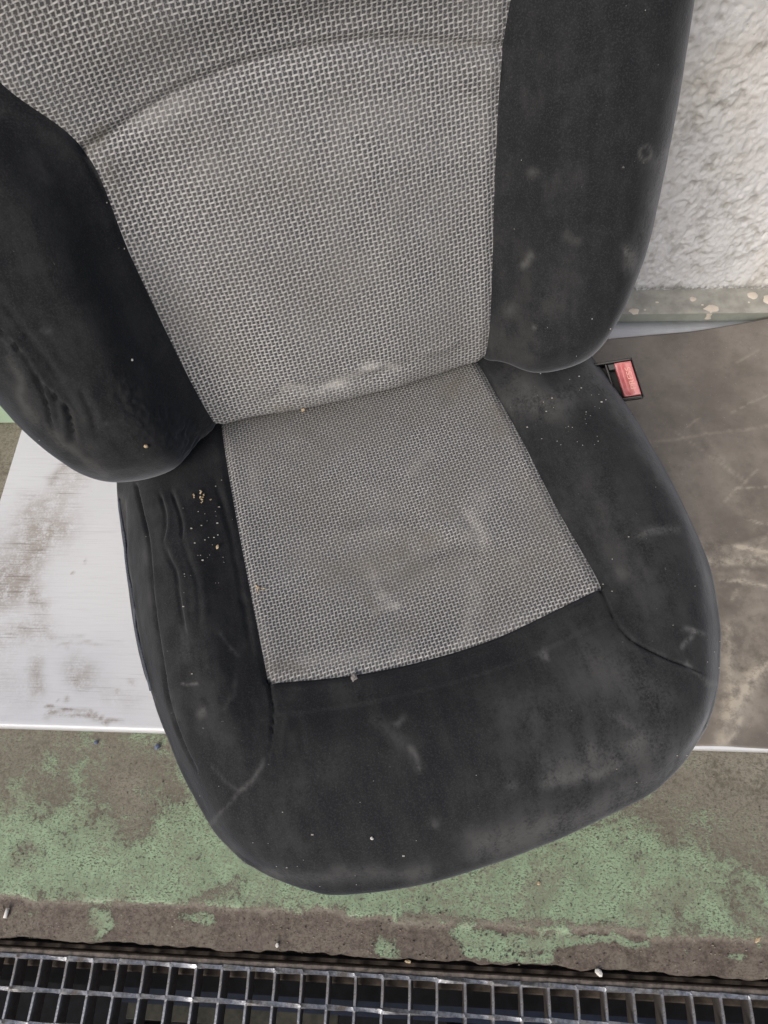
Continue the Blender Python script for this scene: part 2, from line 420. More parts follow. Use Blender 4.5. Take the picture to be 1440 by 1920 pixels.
def twisted_rod(seed):
    rs_ = np.random.default_rng(int(seed*10)+3); jit = rs_.normal(0, .5, 80)
    n = 900; xs = np.linspace(-1.05, .84, n); v = []; f = []
    for i, x in enumerate(xs):
        ce = (x-GX0)/PITCH+20; fr_ = ce-math.floor(ce); an = .55*(fr_-.5)+jit[int(ce) % 80]*.35+.5 + .05*math.sin(x*131+seed); r = .0030+.0003*math.sin(x*97+seed*5)+.0004*math.exp(-(min(fr_, 1-fr_)/.1)**2)
        for k in range(4):
            v.append((x, r*math.cos(an+k*math.pi/2), r*.8*math.sin(an+k*math.pi/2)))
    for i in range(n-1):
        for k in range(4): f.append((i*4+k, (i+1)*4+k, (i+1)*4+(k+1) % 4, i*4+(k+1) % 4))
    return link('cross_rod', v, f, M_STEEL, gr, False)
for j, y in enumerate((-.1315, -.1655, -.1995, -.2335, -.2675, -.3015, -.3355)):
    o = twisted_rod(j*1.3); o.location = (0, y+.13, zt+.035-.0012)
b = MB(); b.box((-1.05, -.1305, -.028), (.84, -.1228, -.0045), .0012); o = b.build('edge_bar', M_GRIME, gr)
for vv in o.data.vertices: vv.co.y += .13; vv.co.z += .035
# clutter lying in the pit
def pallet(x, y, nz, label):
    e_ = bpy.data.objects.new('wooden_pallet', None); COL.objects.link(e_); e_.location = (x, y, -.6+nz)
    tag(e_, label, 'pallet', 'pallets lying in the drain')
    for i in range(5):
        MB().box((-.16, -.028*i-.022, .05), (.16, -.028*i, .06), .001).build('slat', M_PALE, e_)
    for sx in (-.14, -.02, .10): MB().box((sx, -.14, 0), (sx+.03, 0, .048), .001).build('bearer', M_PALE, e_)
pallet(-.30, -.215, .28, 'pale slatted pallet lying in the drain under the left of the grating')
pallet(.16, -.225, .26, 'pale slatted pallet lying in the drain under the right of the grating')
o = MB().box((-.45, -.2, -.6), (.5, -.175, -.16), .004).build('plastic_panel', M_BIN)
tag(o, 'dark blue plastic panel standing inside the drain behind the pallets', 'panel')

# wall, steel trim, kerb
def wall_obj():
    xs = lin((-1.7, .2, .02), (.2, .75, .002), (.75, 1.7, .02)); zs = lin((.03, .65, .002), (.65, 2.2, .02))
    Xg, Zg = np.meshgrid(xs, zs); v = np.stack([Xg.ravel(), np.full(Xg.size, .880), Zg.ravel()], 1)
    q = v.copy(); q[:, 0] += v[:, 2]*.45*(v[:, 2] > .3)*0; q = q*[1.0, 1, .72]
    n1 = fbm(q, 34, 3, 1); n2 = fbm(q, 105, 4, 7); lo = fbm(q, 8, 3, 4)
    rid = 1-np.abs(2*fbm(q, 62, 3, 11)-1)
    pit = np.clip((fbm(q, 85, 3, 15)-.60)/.1, 0, 1)
    n4 = fbm(q, 210, 3, 19); h = (n1-.5)*.002 + (n2-.5)*.0036 + (n4-.5)*.0044 + (lo-.5)*.005 + (rid-.8)*.0010 - pit*.0022
    v[:, 1] -= h
    v[:, 1] += 0
    hollow = np.clip((.52-(n2*.6+rid*.25+.0))/.1, 0, 1)
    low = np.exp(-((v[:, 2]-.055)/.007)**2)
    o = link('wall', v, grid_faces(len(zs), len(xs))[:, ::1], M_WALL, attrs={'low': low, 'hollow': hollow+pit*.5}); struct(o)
wall_obj()
tr = bpy.data.objects.new('steel_trim', None); COL.objects.link(tr); tr.location = (0, .855, .0)
tag(tr, 'grey green painted steel trim with cream paint drips along the wall foot', 'trim')
b = MB(); b.box((-1.65, .8325-.855, .0), (1.7, .8345-.855, .0496), 0); b.build('front_face', M_TRIM2, tr)
def ledge():
    xs = lin((-1.65, .2, .1), (.2, .7, .004), (.7, 1.7, .1)); prof = [(-.0245, .0490), (-.0252, .0506), (-.0235, .0517), (-.014, .0513), (-.004, .0512), (.010, .0514), (.022, .0520), (.030, .0535)]
    v = [(x, y, z+.0004*math.sin(x*43+y*200)) for y, z in prof for x in xs]
    link('ledge', v, grid_faces(len(prof), len(xs)), M_TRIM, tr)
ledge()
def drip(px, py, rx, ry, seed, parent, z0=.0512, extra=None):
    c = P(px, py, z0); n = 14; rr = random.Random(seed); v = []; f = []
    ks = [1+rr.uniform(-.16, .16) for _ in range(n)]
    for q, h in ((1.0, .0), (.8, .0007), (.4, .0010)):
        for k in range(n):
            a_ = 2*math.pi*k/n; v.append((c[0]+rx*q*ks[k]*math.cos(a_), c[1]-.855+ry*q*ks[k]*math.sin(a_), z0+.0003+h))
    f = [(i*n+k, i*n+(k+1) % n, (i+1)*n+(k+1) % n, (i+1)*n+k) for i in range(2) for k in range(n)] + [tuple(range(2*n, 3*n))]
    link('paint_drip', v, f, M_DRIP, parent)
drip(1189, 584, .0085, .0068, 1, tr); drip(1299, 561, .0052, .0055, 2, tr); drip(1334, 579, .0125, .008, 3, tr); drip(1412, 554, .0085, .009, 4, tr); drip(1440, 562, .008, .009, 5, tr)
drip(1209, 581, .002, .002, 6, tr); drip(1404, 567, .002, .002, 7, tr); drip(1317, 572, .002, .0015, 8, tr); drip(1232, 567, .003, .002, 9, tr)
def run_drip():
    x0 = P(1332, 590, .05)[0]; v = []; f = []
    for i, (z, wd) in enumerate(((.0512, .0065), (.046, .0045), (.041, .0035), (.037, .0045), (.034, .0058))):
        for k in range(5):
            s_ = k/4*2-1; v.append((x0+s_*wd+.0004*i, -.0228-.0012*(1-s_*s_), z))
    f = [(i*5+k, (i+1)*5+k, (i+1)*5+k+1, i*5+k+1) for i in range(4) for k in range(4)]
    link('paint_drip', v, f, M_DRIP, tr)
run_drip()
b = MB(); b.box((-1.65, .6485, .0), (-.7255, .8315, .11), .004); o = b.build('kerb', M_KERB); struct(o)

# white board on the floor
def board_obj():
    xs = lin((-.6955, -.28, .003), (-.28, .25, .03), (.25, .62, .006), (.62, 1.5, .05))
    prof = [(.150, 0.0), (.1385, 0.0), (.1375, .012), (.1372, .024), (.1378, .0275), (.1395, .0293), (.1425, .0300)]
    ys = lin((.1425, .66, .004), (.66, .8318, .02))
    rows = [(y, z) for y, z in prof] + [(y, .03) for y in ys[1:]] + [(.8318, 0)]
    v = np.array([(x, y, z) for y, z in rows for x in xs]); px = project(v)
    sag = (fbm(v*[1, 1, 0], 5, 2, 2)-.5)*.0012; v[:, 2] += np.where(v[:, 2] > .028, sag, 0)
    d = blobs(px, [([(60, 950), (110, 930), (150, 880)], 22, .55), ([(95, 905), (125, 870)], 9, .8), ([(10, 1060), (60, 1010), (110, 985)], 42, .7), ([(0, 1120), (40, 1090), (95, 1000)], 26, .6), ([(0, 1110), (30, 1100)], 40, .55),
                   ([(60, 1120), (80, 1140)], 14, .7), ([(0, 1200), (60, 1185), (85, 1180)], 26, .5), ([(70, 1240), (75, 1290)], 14, .8), ([(140, 1250), (160, 1262)], 22, .7), ([(140, 1280), (150, 1285)], 14, .8),
                   ([(0, 1270), (40, 1300)], 40, .3), ([(95, 1335), (150, 1345), (200, 1353)], 3, 1.2), ([(90, 1322), (150, 1338), (205, 1352)], 2, 1.3), ([(145, 1332), (190, 1342), (228, 1350)], 2, 1.0),
                   ([(90, 1345), (100, 1335)], 6, .6), ([(40, 960), (60, 1000)], 20, .3), ([(250, 1278)], 6, .7), ([(225, 1296)], 4, .8), ([(128, 1314)], 5, 1), ([(112, 1313)], 3, 1), ([(165, 1048)], 4, 1), ([(134, 1075)], 3, 1.2), ([(121, 1214)], 2.2, 2),
                   ([(200, 1300), (240, 1310)], 25, .25), ([(110, 1205), (230, 1208)], 2.5, .5), ([(100, 1190), (160, 1192)], 3, .4), ([(80, 1180), (20, 1185)], 12, .3), ([(1150, 618), (1350, 606)], 14, .22), ([(1190, 607), (1290, 604)], 3, .8)])
    d *= (v[:, 2] > .0285)
    nr, nc = len(rows), len(xs)
    o = link('board', v, grid_faces(nr, nc), M_BOARD, attrs={'dirt': d})
    bo = bpy.data.objects.new('white_board', None); COL.objects.link(bo); o.parent = bo; o.name = 'panel'
    sd_ = MB(); sd_.box((-.6965, .1390, .0), (-.6956, .8318, .0293)); sd_.build('edge_band', plain('white edge', (.62, .63, .65), .5, var=.1), bo)
    tag(bo, 'long white grained board lying on the green floor under the seat', 'board')
board_obj()

# dark sheet over the right of the board
def sheet_obj():
    nx, ny = 230, 260
    us = np.linspace(0, 1, nx); vs = np.linspace(0, 1, ny)
    v = []
    for t in vs:
        for s_ in us:
            x = -.25 + s_*1.15
            yf = .1385 + .012*max(0, x-.30)*1.0 + .0012*math.sin(x*40)
            yb = .790 + .10*(x-.27) + .05*max(0, x-.42)**1.0 if x > .27 else .79
            y = yf + (yb-yf)*t
            v.append((x, y, .0345))
    v = np.array(v); px = project(v)
    n1 = fbm(v*[1, 1, 0], 6, 3, 31)
    lift = np.clip((v[:, 0]-.40)/.25, 0, 1)*np.clip((v[:, 1]-.70)/.13, 0, 1)
    v[:, 2] += (n1-.35)*.003 + .024*lift**1.4
    v[:, 2] = np.maximum(v[:, 2], .0325)
    wr = blobs(px, [([(1440, 1010), (1330, 1035), (1290, 1040)], 8, 1.6), ([(1440, 1075), (1380, 1068), (1330, 1070)], 5, .8), ([(1440, 1240), (1400, 1280), (1375, 1320), (1365, 1380)], 14, 2.2), ([(1385, 1230), (1395, 1255)], 7, -1.5),
                    ([(1365, 1150), (1372, 1260), (1350, 1380)], 10, 1.4), ([(1440, 1340), (1400, 1380)], 22, -1.2), ([(1400, 1060), (1375, 1130)], 5, .6), ([(1440, 1150), (1400, 1160)], 10, -.7)])
    v[:, 2] += wr*.0016
    sc = blobs(px, [([(1440, 1050), (1330, 1052), (1310, 1050)], 9, 1.0), ([(1440, 1035), (1375, 1026)], 2.5, 1.2), ([(1440, 1100), (1400, 1092), (1350, 1086)], 3.2, .9), ([(1440, 985), (1395, 975)], 2, .8), ([(1440, 912), (1380, 916)], 2.2, .8),  # scratches and dusty film; wide right-edge streaks also paint in glossy sheen
                    ([(1240, 790), (1400, 905)], 2, .35), ([(1300, 780), (1380, 900)], 5, .25), ([(1210, 830), (1440, 800)], 3, .4), ([(1440, 1240), (1395, 1290), (1370, 1340)], 17, .85), ([(1350, 1390), (1368, 1270), (1362, 1180)], 13, .6),
                    ([(1375, 1120), (1440, 1000)], 3, .35), ([(1395, 1060), (1370, 1130)], 2.5, .6), ([(1260, 860), (1330, 1000)], 14, .16), ([(1340, 870), (1420, 1010)], 14, .16), ([(1360, 940), (1420, 880)], 2, .5),
                    ([(1370, 1385), (1385, 1350)], 6, .9), ([(1320, 1060), (1440, 1110)], 45, .26), ([(1400, 1180), (1400, 1330)], 45, .34), ([(1290, 900), (1440, 960)], 40, .14), ([(1290, 800), (1310, 785)], 2, .5), ([(1370, 775), (1440, 740)], 2, .4), ([(1230, 660), (1290, 720)], 30, .06), ([(1380, 680), (1420, 660)], 2, .4), ([(1300, 1020), (1440, 1035)], 12, .5), ([(1290, 870), (1440, 850)], 10, .14), ([(1250, 760), (1440, 770)], 16, .10)], warp=7)
    f = grid_faces(ny, nx)
    und = v.copy(); und[:, 2] -= .0022
    ef = []
    N = nx*ny; edge = list(range(nx)) + [r*nx+nx-1 for r in range(1, ny)] + list(range(N-2, N-nx-1, -1)) + [r*nx for r in range(ny-2, 0, -1)]
    for a_, b_ in zip(edge, edge[1:]+edge[:1]): ef.append((a_, a_+N, b_+N, b_))
    ff = np.concatenate([f, np.array(ef), f[:, ::-1]+N])
    o = link('rubber_sheet', np.concatenate([v, und]), ff, M_MAT, attrs={'scratch_sheen': np.concatenate([sc, sc*0])})
    tag(o, 'scuffed dark grey rubber sheet spread over the white board beside the seat', 'sheet')
sheet_obj()

# ================================================================ the car seat
K = .925                                     # scale of the seat's own measurements
OC = np.array([-.09691842, .47134817, .33]); XA = np.array([.9570884, .28979612, 0]); FW = np.array([.28979612, -.9570884, 0]); ZA = np.array([0, 0, 1.])
base = CAM + (OC-CAM)*K; base[2] = .035
seat = bpy.data.objects.new('car_seat', None); COL.objects.link(seat)
seat.location = base.tolist(); seat.rotation_euler = (0, 0, math.atan2(XA[1], XA[0]))
tag(seat, 'used black car seat with grey woven centre panels, standing on the white board', 'car seat')
def seat_world(L):                            # (x across, y forward, z) in seat measure -> world
    L = np.asarray(L, float); wv = OC*[1, 1, 0] + L[..., :1]*XA + L[..., 1:2]*FW + L[..., 2:3]*ZA
    return CAM + (wv-CAM)*K
def to_local(wv):
    d = wv-base; return np.stack([d @ XA, d @ (-FW), d[..., 2]], -1)
RC = math.radians(20)
def back_pt(x, s, d):                         # backrest measure: across, up the slope, out towards the sitter
    return (x, -(s*math.sin(RC)) + d*math.cos(RC), .33 + s*math.cos(RC) + d*math.sin(RC))

def px_grooves(Gw, N, items):
    """press polylines (photo pixels, width px, depth mm) into a surface"""
    v = Gw.reshape(-1, 3); px = project(v); n_ = N.reshape(-1, 3); h = np.zeros(len(v))
    for line, wd, dep, *seam in items:
        pl = smooth_line(line) if len(line) > 2 else np.array(line, float)
        m = (px[:, 0] > pl[:, 0].min()-5*wd) & (px[:, 0] < pl[:, 0].max()+5*wd) & (px[:, 1] > pl[:, 1].min()-5*wd) & (px[:, 1] < pl[:, 1].max()+5*wd)
        if not m.any(): continue
        q = px[m]; seg = np.linalg.norm(np.diff(pl, axis=0), axis=1); cum = np.concatenate([[0], np.cumsum(seg)])
        n_d = max(12, int(cum[-1]/3)); tt = np.linspace(0, cum[-1], n_d); dp = np.stack([np.interp(tt, cum, pl[:, 0]), np.interp(tt, cum, pl[:, 1])], 1)
        dp += np.stack([fbm(np.stack([tt/26, tt*0, tt*0], 1), 1, 2, 3)-.5, fbm(np.stack([tt/26, tt*0+9, tt*0], 1), 1, 2, 4)-.5], 1)*(0 if seam else min(wd, 5)*1.1)
        tg = np.gradient(dp, axis=0); tg /= np.linalg.norm(tg, axis=1, keepdims=True)
        k = np.empty(len(q), int)
        for c_ in range(0, len(q), 20000):
            k[c_:c_+20000] = np.argmin(((q[c_:c_+20000, None]-dp[None])**2).sum(2), 1)
        dl = q-dp[k]; dd = np.linalg.norm(dl, axis=1); sg = dl[:, 0]*tg[k, 1]-dl[:, 1]*tg[k, 0]; t = tt[k]/cum[-1]
        tap = np.clip(np.minimum(t, 1-t)/.16, 0, 1)**.8*(.65+.7*fbm(np.stack([tt[k]/22, tt[k]*0+wd, tt[k]*0], 1), 1, 2, 5))
        if len(pl) <= 2: tap = np.maximum(tap, .4)
        if seam: tap = np.clip((1-t)/.22, 0, 1)**.7; wd = wd*.9
        ww = wd*.66
        h[m] += dep*.00135*tap*(-np.exp(-(dd/ww)**2) + (0 if seam else .42)*np.exp(-((sg-2.1*ww)/(1.7*ww))**2)*np.exp(-(np.maximum(0, dd-np.abs(sg)-1)/ww)**2))
    return (v + n_*h[:, None]).reshape(Gw.shape), px
def split_build(G, mask_ins, uvs, names, mats, attrs, parent):
    nr, nc, _ = G.shape; L = to_local(G.reshape(-1, 3)); out = []
    for nm, mt, mk in ((names[0], mats[0], ~mask_ins), (names[1], mats[1], mask_ins)):
        f = grid_faces(nr, nc, mk); used = np.unique(f); re_ = np.full(nr*nc, -1); re_[used] = np.arange(len(used))
        out.append(link(nm, L[used], re_[f], mt, parent, True, {k: v[used] for k, v in attrs.items()}, uvs.reshape(-1, 2)[used]))
    return out

# ---- cushion control net: columns across (left to right), rows rear to front
CU = [
 [(-.285,-.06,.27),(-.25,-.06,.30),(-.205,-.06,.305),(-.157,-.06,.295),(-.05,-.06,.29),(.05,-.06,.29),(.155,-.06,.295),(.205,-.06,.305),(.262,-.06,.30),(.297,-.06,.27)],
 [(-.291,.0,.285),(-.251,.0,.318),(-.207,.0,.322),(-.157,.0,.318),(-.05,.0,.316),(.05,.0,.316),(.155,.0,.320),(.207,.0,.326),(.266,.0,.318),(.300,.0,.285)],
 [(-.291,.10,.29),(-.251,.10,.334),(-.205,.10,.344),(-.157,.10,.325),(-.05,.10,.321),(.05,.10,.321),(.164,.10,.326),(.215,.10,.350),(.276,.10,.335),(.312,.10,.29)],
 [(-.288,.20,.29),(-.250,.20,.338),(-.204,.20,.352),(-.156,.20,.328),(-.05,.205,.320),(.055,.205,.321),(.171,.20,.328),(.222,.20,.353),(.280,.20,.338),(.315,.20,.29)],
 [(-.275,.280,.29),(-.243,.285,.337),(-.200,.292,.352),(-.154,.297,.334),(-.052,.3125,.330),(.060,.3125,.330),(.180,.293,.334),(.226,.288,.350),(.278,.28,.335),(.3115,.28,.29)],
 [(-.256,.350,.29),(-.228,.355,.332),(-.190,.362,.348),(-.152,.366,.348),(-.05,.374,.350),(.058,.374,.349),(.172,.362,.350),(.216,.356,.348),(.260,.35,.332),(.294,.345,.29)],
 [(-.238,.398,.29),(-.215,.404,.324),(-.182,.415,.338),(-.147,.422,.342),(-.05,.435,.344),(.055,.435,.343),(.162,.420,.342),(.206,.410,.338),(.244,.398,.324),(.274,.388,.29)],
 [(-.224,.422,.29),(-.203,.434,.311),(-.172,.449,.320),(-.138,.460,.324),(-.05,.471,.325),(.052,.469,.325),(.154,.457,.324),(.196,.446,.320),(.228,.431,.311),(.254,.418,.29)],
 [(-.212,.438,.288),(-.192,.454,.290),(-.162,.473,.292),(-.128,.486,.294),(-.05,.495,.296),(.05,.492,.296),(.146,.480,.294),(.187,.467,.292),(.216,.452,.290),(.238,.436,.288)]]
RINGS = [(.0022, -.004), (.0036, -.010), (.0040, -.018), (.0026, -.030), (-.002, -.050), (-.012, -.080), (-.03, -.12), (-.055, -.16)]
def pad_cushion(g):
    """close the finished top surface with rounded sides, ring by ring"""
    nr, nc, _ = g.shape
    loop = np.concatenate([g[0, :-1], g[:-1, -1], g[-1, :0:-1], g[:0:-1, 0]])
    t = sum(np.roll(loop, -k, 0)-np.roll(loop, k, 0) for k in (3, 6, 10)); nrm = np.stack([t[:, 1], -t[:, 0], t[:, 0]*0], 1); nrm /= np.linalg.norm(nrm, axis=1, keepdims=True)
    c = np.array([.01, .20, 0])
    if ((loop-c)*nrm).sum() < 0: nrm = -nrm
    for i, (o, dz) in enumerate(RINGS):
        r = loop + nrm*o; r[:, 2] = loop[:, 2]+dz
        a_ = nc-1; b_ = a_+nr-1; d_ = b_+nc-1; k = i
        top = r[:nc]; rgt = r[a_:b_+1]; bot = r[b_:d_+1][::-1]; lft = np.concatenate([r[d_:], r[:1]])[::-1]
        ext = lambda q: np.concatenate([np.repeat(q[:1], k, 0), q, np.repeat(q[-1:], k, 0)])
        top, rgt, bot, lft = ext(top), ext(rgt), ext(bot), ext(lft)
        g = np.concatenate([top[None], g, bot[None]], 0)
        ext1 = lambda q: np.concatenate([q[:1], q, q[-1:]])
        g = np.concatenate([ext1(lft)[:, None], g, ext1(rgt)[:, None]], 1)
    return g
NP = len(RINGS)
NS = 34
def cushion():
    G = pad_cushion(catmull(catmull(np.array(CU, float), NS, 0), NS, 1))
    # local units -> world
    Gw = seat_world(G); N = -grid_normals(Gw)
    if N[G.shape[0]//2, G.shape[1]//2, 2] < 0: N = -N
    nr, nc, _ = G.shape
    N = N[np.clip(np.arange(nr), NP+1, nr-NP-2)][:, np.clip(np.arange(nc), NP+1, nc-NP-2)]
    c0, c1 = NP+3*NS, NP+6*NS; r0, r1 = 0, NP+4*NS
    v = Gw.reshape(-1, 3)
    # soft unevenness
    h = (fbm(v, 9, 3, 41)-.5)*.006 + (fbm(v, 40, 3, 42)-.5)*.0012
    ii, jj = np.meshgrid(np.arange(nr), np.arange(nc), indexing='ij')
    dmin = np.minimum(np.abs(jj-c0), np.abs(jj-c1)).ravel().astype(float); inr = (ii.ravel() <= r1)
    h -= .0040*np.exp(-(dmin/1.9)**2)*inr
    dfr = np.abs(ii-r1).ravel().astype(float); inc = ((jj >= c0) & (jj <= c1)).ravel()
    h -= .0036*np.exp(-(dfr/1.8)**2)*inc
    sd_ = ((ii > r1+1) & (ii < r1+16) & (jj > c0+1) & (jj < c1-1)).ravel(); h += np.where(sd_, .0012, 0)
    Gw = (v + N.reshape(-1, 3)*h[:, None]).reshape(Gw.shape)
    items = [([(254, 911), (264, 954), (278, 1020), (287, 1129), (304, 1244), (318, 1324), (345, 1400), (372, 1450)], 4.2, 4.4, 1),
             ([(295, 917), (309, 966), (304, 1020)], 5, 2.2), ([(304, 1020), (318, 1050), (330, 1078), (338, 1143), (350, 1200)], 6, 2.0), ([(318, 914), (338, 972), (341, 1015)], 5, 2.2), ([(341, 1015), (370, 1100), (372, 1180)], 8, 1.2),
             ([(400, 890), (432, 1000), (455, 1120), (475, 1230)], 9, 2.0),
             ([(1125, 1105), (1148, 1155), (1182, 1198), (1245, 1232), (1290, 1250), (1325, 1266)], 3.6, 3.2, 1), ([(503, 1280), (511, 1330), (509, 1390)], 3.4, 2.8, 1), ([(509, 1390), (500, 1430)], 3, 1.0),
             ([(540, 1330), (525, 1420)], 10, -1.0), ([(560, 1330), (570, 1420)], 9, .9), ([(905, 685), (940, 755)], 4, 1.5),
             ([(240, 1060), (252, 1150), (268, 1240), (290, 1320)], 3, 1.5), ([(232, 940), (236, 1040)], 5, 1.2), ([(700, 1110), (790, 1040), (880, 1010)], 26, 2.0), ([(860, 950), (900, 1010), (890, 1080)], 12, 1.4), ([(640, 1000), (760, 980)], 24, -1.2)]
    Gw, px = px_grooves(Gw, N, items)
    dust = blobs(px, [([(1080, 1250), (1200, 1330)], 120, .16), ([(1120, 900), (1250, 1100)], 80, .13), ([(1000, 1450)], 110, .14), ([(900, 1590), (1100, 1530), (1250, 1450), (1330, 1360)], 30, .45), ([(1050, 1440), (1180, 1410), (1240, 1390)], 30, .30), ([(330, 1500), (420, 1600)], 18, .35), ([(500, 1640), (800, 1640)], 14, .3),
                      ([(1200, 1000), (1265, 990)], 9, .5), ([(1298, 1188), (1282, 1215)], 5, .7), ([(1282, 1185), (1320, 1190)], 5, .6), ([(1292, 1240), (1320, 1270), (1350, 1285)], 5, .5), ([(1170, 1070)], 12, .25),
                      ([(935, 1040), (1010, 1120)], 70, .06), ([(1018, 1230)], 8, .7), ([(1010, 1225), (1020, 1215)], 6, .4), ([(970, 760), (1060, 740)], 30, .22), ([(960, 720), (1030, 760), (1090, 730)], 34, .30), ([(1100, 690), (1180, 800), (1290, 980), (1340, 1130)], 12, .42),  # dust marks; the two at rear right paint in the brightly lit patch
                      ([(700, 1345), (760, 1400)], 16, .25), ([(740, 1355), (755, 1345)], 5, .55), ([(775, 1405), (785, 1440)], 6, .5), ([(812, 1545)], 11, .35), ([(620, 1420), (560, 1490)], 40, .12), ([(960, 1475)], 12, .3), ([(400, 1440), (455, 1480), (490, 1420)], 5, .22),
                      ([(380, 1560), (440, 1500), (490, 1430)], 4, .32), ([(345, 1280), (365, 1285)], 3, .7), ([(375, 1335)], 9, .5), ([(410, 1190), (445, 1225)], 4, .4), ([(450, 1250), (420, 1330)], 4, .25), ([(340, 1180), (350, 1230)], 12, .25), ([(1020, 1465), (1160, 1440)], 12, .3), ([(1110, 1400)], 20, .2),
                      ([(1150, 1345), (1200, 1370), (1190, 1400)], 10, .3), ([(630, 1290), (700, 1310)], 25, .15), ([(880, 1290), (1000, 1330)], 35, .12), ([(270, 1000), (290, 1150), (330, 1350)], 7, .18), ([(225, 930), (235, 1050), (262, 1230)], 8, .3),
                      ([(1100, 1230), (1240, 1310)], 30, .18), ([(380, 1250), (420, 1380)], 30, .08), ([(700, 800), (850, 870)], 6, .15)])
    dustw = blobs(px, [([(700, 1080), (715, 1110), (745, 1130)], 9, .9), ([(745, 1130), (700, 1150)], 7, .6), ([(905, 935), (880, 980), (905, 1010)], 16, .45), ([(885, 1150), (870, 1200)], 14, .5), ([(880, 1060), (895, 1130)], 14, .35), ([(960, 1040), (970, 1055)], 3, .9), ([(760, 890), (800, 850)], 8, .3),
                       ([(600, 1050), (800, 1090), (980, 1060)], 45, .10), ([(560, 1240), (700, 1230), (760, 1220)], 14, .35), ([(470, 880), (480, 940)], 12, .3), ([(730, 750)], 3, .5)])
    grm = blobs(px, [([(700, 880), (760, 1080)], 260, .16), ([(560, 900), (700, 1000), (800, 950)], 70, .22), ([(620, 1080), (900, 1060), (1040, 1060)], 45, .30), ([(480, 830), (700, 770), (850, 750)], 40, .25), ([(850, 720), (920, 740), (940, 800)], 26, .6), ([(980, 900), (1040, 1010)], 22, .35), ([(760, 1030), (850, 990)], 30, .35), ([(1000, 1080), (900, 1150)], 60, .2), ([(500, 1240), (560, 1255)], 12, .5), ([(560, 1140)], 25, .25), ([(650, 1190), (780, 1170)], 22, .25), ([(690, 1120), (730, 1180)], 6, .5)])  # grime marks; the widest simply darkens the whole cushion panel
    mask = np.zeros((nr-1, nc-1), bool); mask[:r1, c0:c1] = True; mask[:NP] = False
    attrs = {'dust': np.where(inr & inc, dustw, dust), 'grime_dark': grm}
    # UV in yarn pitches
    L = to_local(v); pit = .0034*K; uv = np.stack([L[:, 0]/pit, L[:, 1]/pit], 1).reshape(nr, nc, 2)
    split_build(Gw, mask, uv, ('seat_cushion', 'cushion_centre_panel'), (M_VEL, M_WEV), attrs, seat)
    return Gw, N
CG, CN = cushion()

# ---- backrest control net (x across, s up the slope, d outwards), rows bottom to top
BK = [
 [(-.30,.05,-.04),(-.27,.03,-.05),(-.215,.02,-.05),(-.157,.02,-.05),(-.05,.02,-.05),(.05,.02,-.05),(.155,.02,-.05),(.21,.02,-.05),(.25,.03,-.05),(.28,.05,-.04)],
 [(-.316,.032,.022),(-.278,-.006,.030),(-.214,-.012,.030),(-.157,.001,-.004),(-.05,-.002,-.004),(.05,-.002,-.004),(.155,.001,-.004),(.205,-.008,.028),(.255,-.008,.028),(.292,.012,.020)],
 [(-.332,.068,.028),(-.286,.040,.075),(-.208,.040,.078),(-.160,.036,.010),(-.05,.032,.014),(.05,.032,.014),(.160,.034,.010),(.205,.032,.060),(.268,.036,.068),(.309,.056,.028)],
 [(-.343,.125,.030),(-.297,.115,.090),(-.216,.112,.083),(-.166,.110,.012),(-.055,.112,.020),(.055,.112,.020),(.167,.110,.012),(.212,.110,.058),(.283,.112,.072),(.331,.132,.030)],
 [(-.347,.215,.030),(-.300,.210,.090),(-.222,.210,.075),(-.172,.210,.010),(-.055,.212,.016),(.055,.212,.016),(.175,.210,.010),(.220,.210,.052),(.292,.212,.070),(.341,.225,.030)],
 [(-.350,.310,.030),(-.303,.305,.080),(-.232,.303,.062),(-.1755,.304,.006),(-.065,.334,.006),(.060,.337,.006),(.187,.309,.006),(.232,.309,.048),(.300,.309,.066),(.345,.318,.030)],
 [(-.348,.385,.028),(-.312,.382,.065),(-.264,.378,.048),(-.214,.367,.020),(-.072,.388,.024),(.072,.388,.024),(.204,.378,.018),(.250,.380,.048),(.306,.384,.060),(.346,.39,.028)],
 [(-.335,.480,.022),(-.312,.478,.048),(-.286,.475,.044),(-.250,.468,.034),(-.085,.480,.036),(.085,.480,.036),(.238,.470,.030),(.278,.475,.044),(.310,.478,.048),(.335,.48,.022)],
 [(-.300,.585,.010),(-.280,.590,.030),(-.255,.595,.034),(-.222,.600,.034),(-.08,.612,.036),(.08,.612,.036),(.222,.600,.034),(.255,.595,.034),(.280,.590,.030),(.300,.585,.010)],
 [(-.285,.612,-.01),(-.265,.622,-.006),(-.24,.630,-.004),(-.21,.638,-.003),(-.08,.650,-.002),(.08,.650,-.002),(.21,.638,-.003),(.24,.630,-.004),(.265,.622,-.006),(.285,.612,-.01)]]
def pad_back(net):
    n = np.array(net, float)
    def ring(r, kx, ks, d):
        q = r.copy(); q[..., 0] *= kx; q[..., 1] = .31+(r[..., 1]-.31)*ks; q[..., 2] = d; return q
    g = n
    for kx, ks, d in ((.985, .99, -.03), (.90, .93, -.085)):
        k = (g.shape[0]-n.shape[0])//2
        top, bot, le, ri = ring(n[-1:], kx, ks, d), ring(n[:1], kx, ks, d-.03), ring(n[:, :1], kx, ks, d), ring(n[:, -1:], kx, ks, d)
        for _ in range(k):
            top = np.concatenate([top[:, :1], top, top[:, -1:]], 1); bot = np.concatenate([bot[:, :1], bot, bot[:, -1:]], 1)
            le = np.concatenate([le[:1], le, le[-1:]], 0); ri = np.concatenate([ri[:1], ri, ri[-1:]], 0)
        g = np.concatenate([bot, g, top], 0)
        g = np.concatenate([np.concatenate([bot[:, :1], le, top[:, :1]], 0), g, np.concatenate([bot[:, -1:], ri, top[:, -1:]], 0)], 1)
    return g
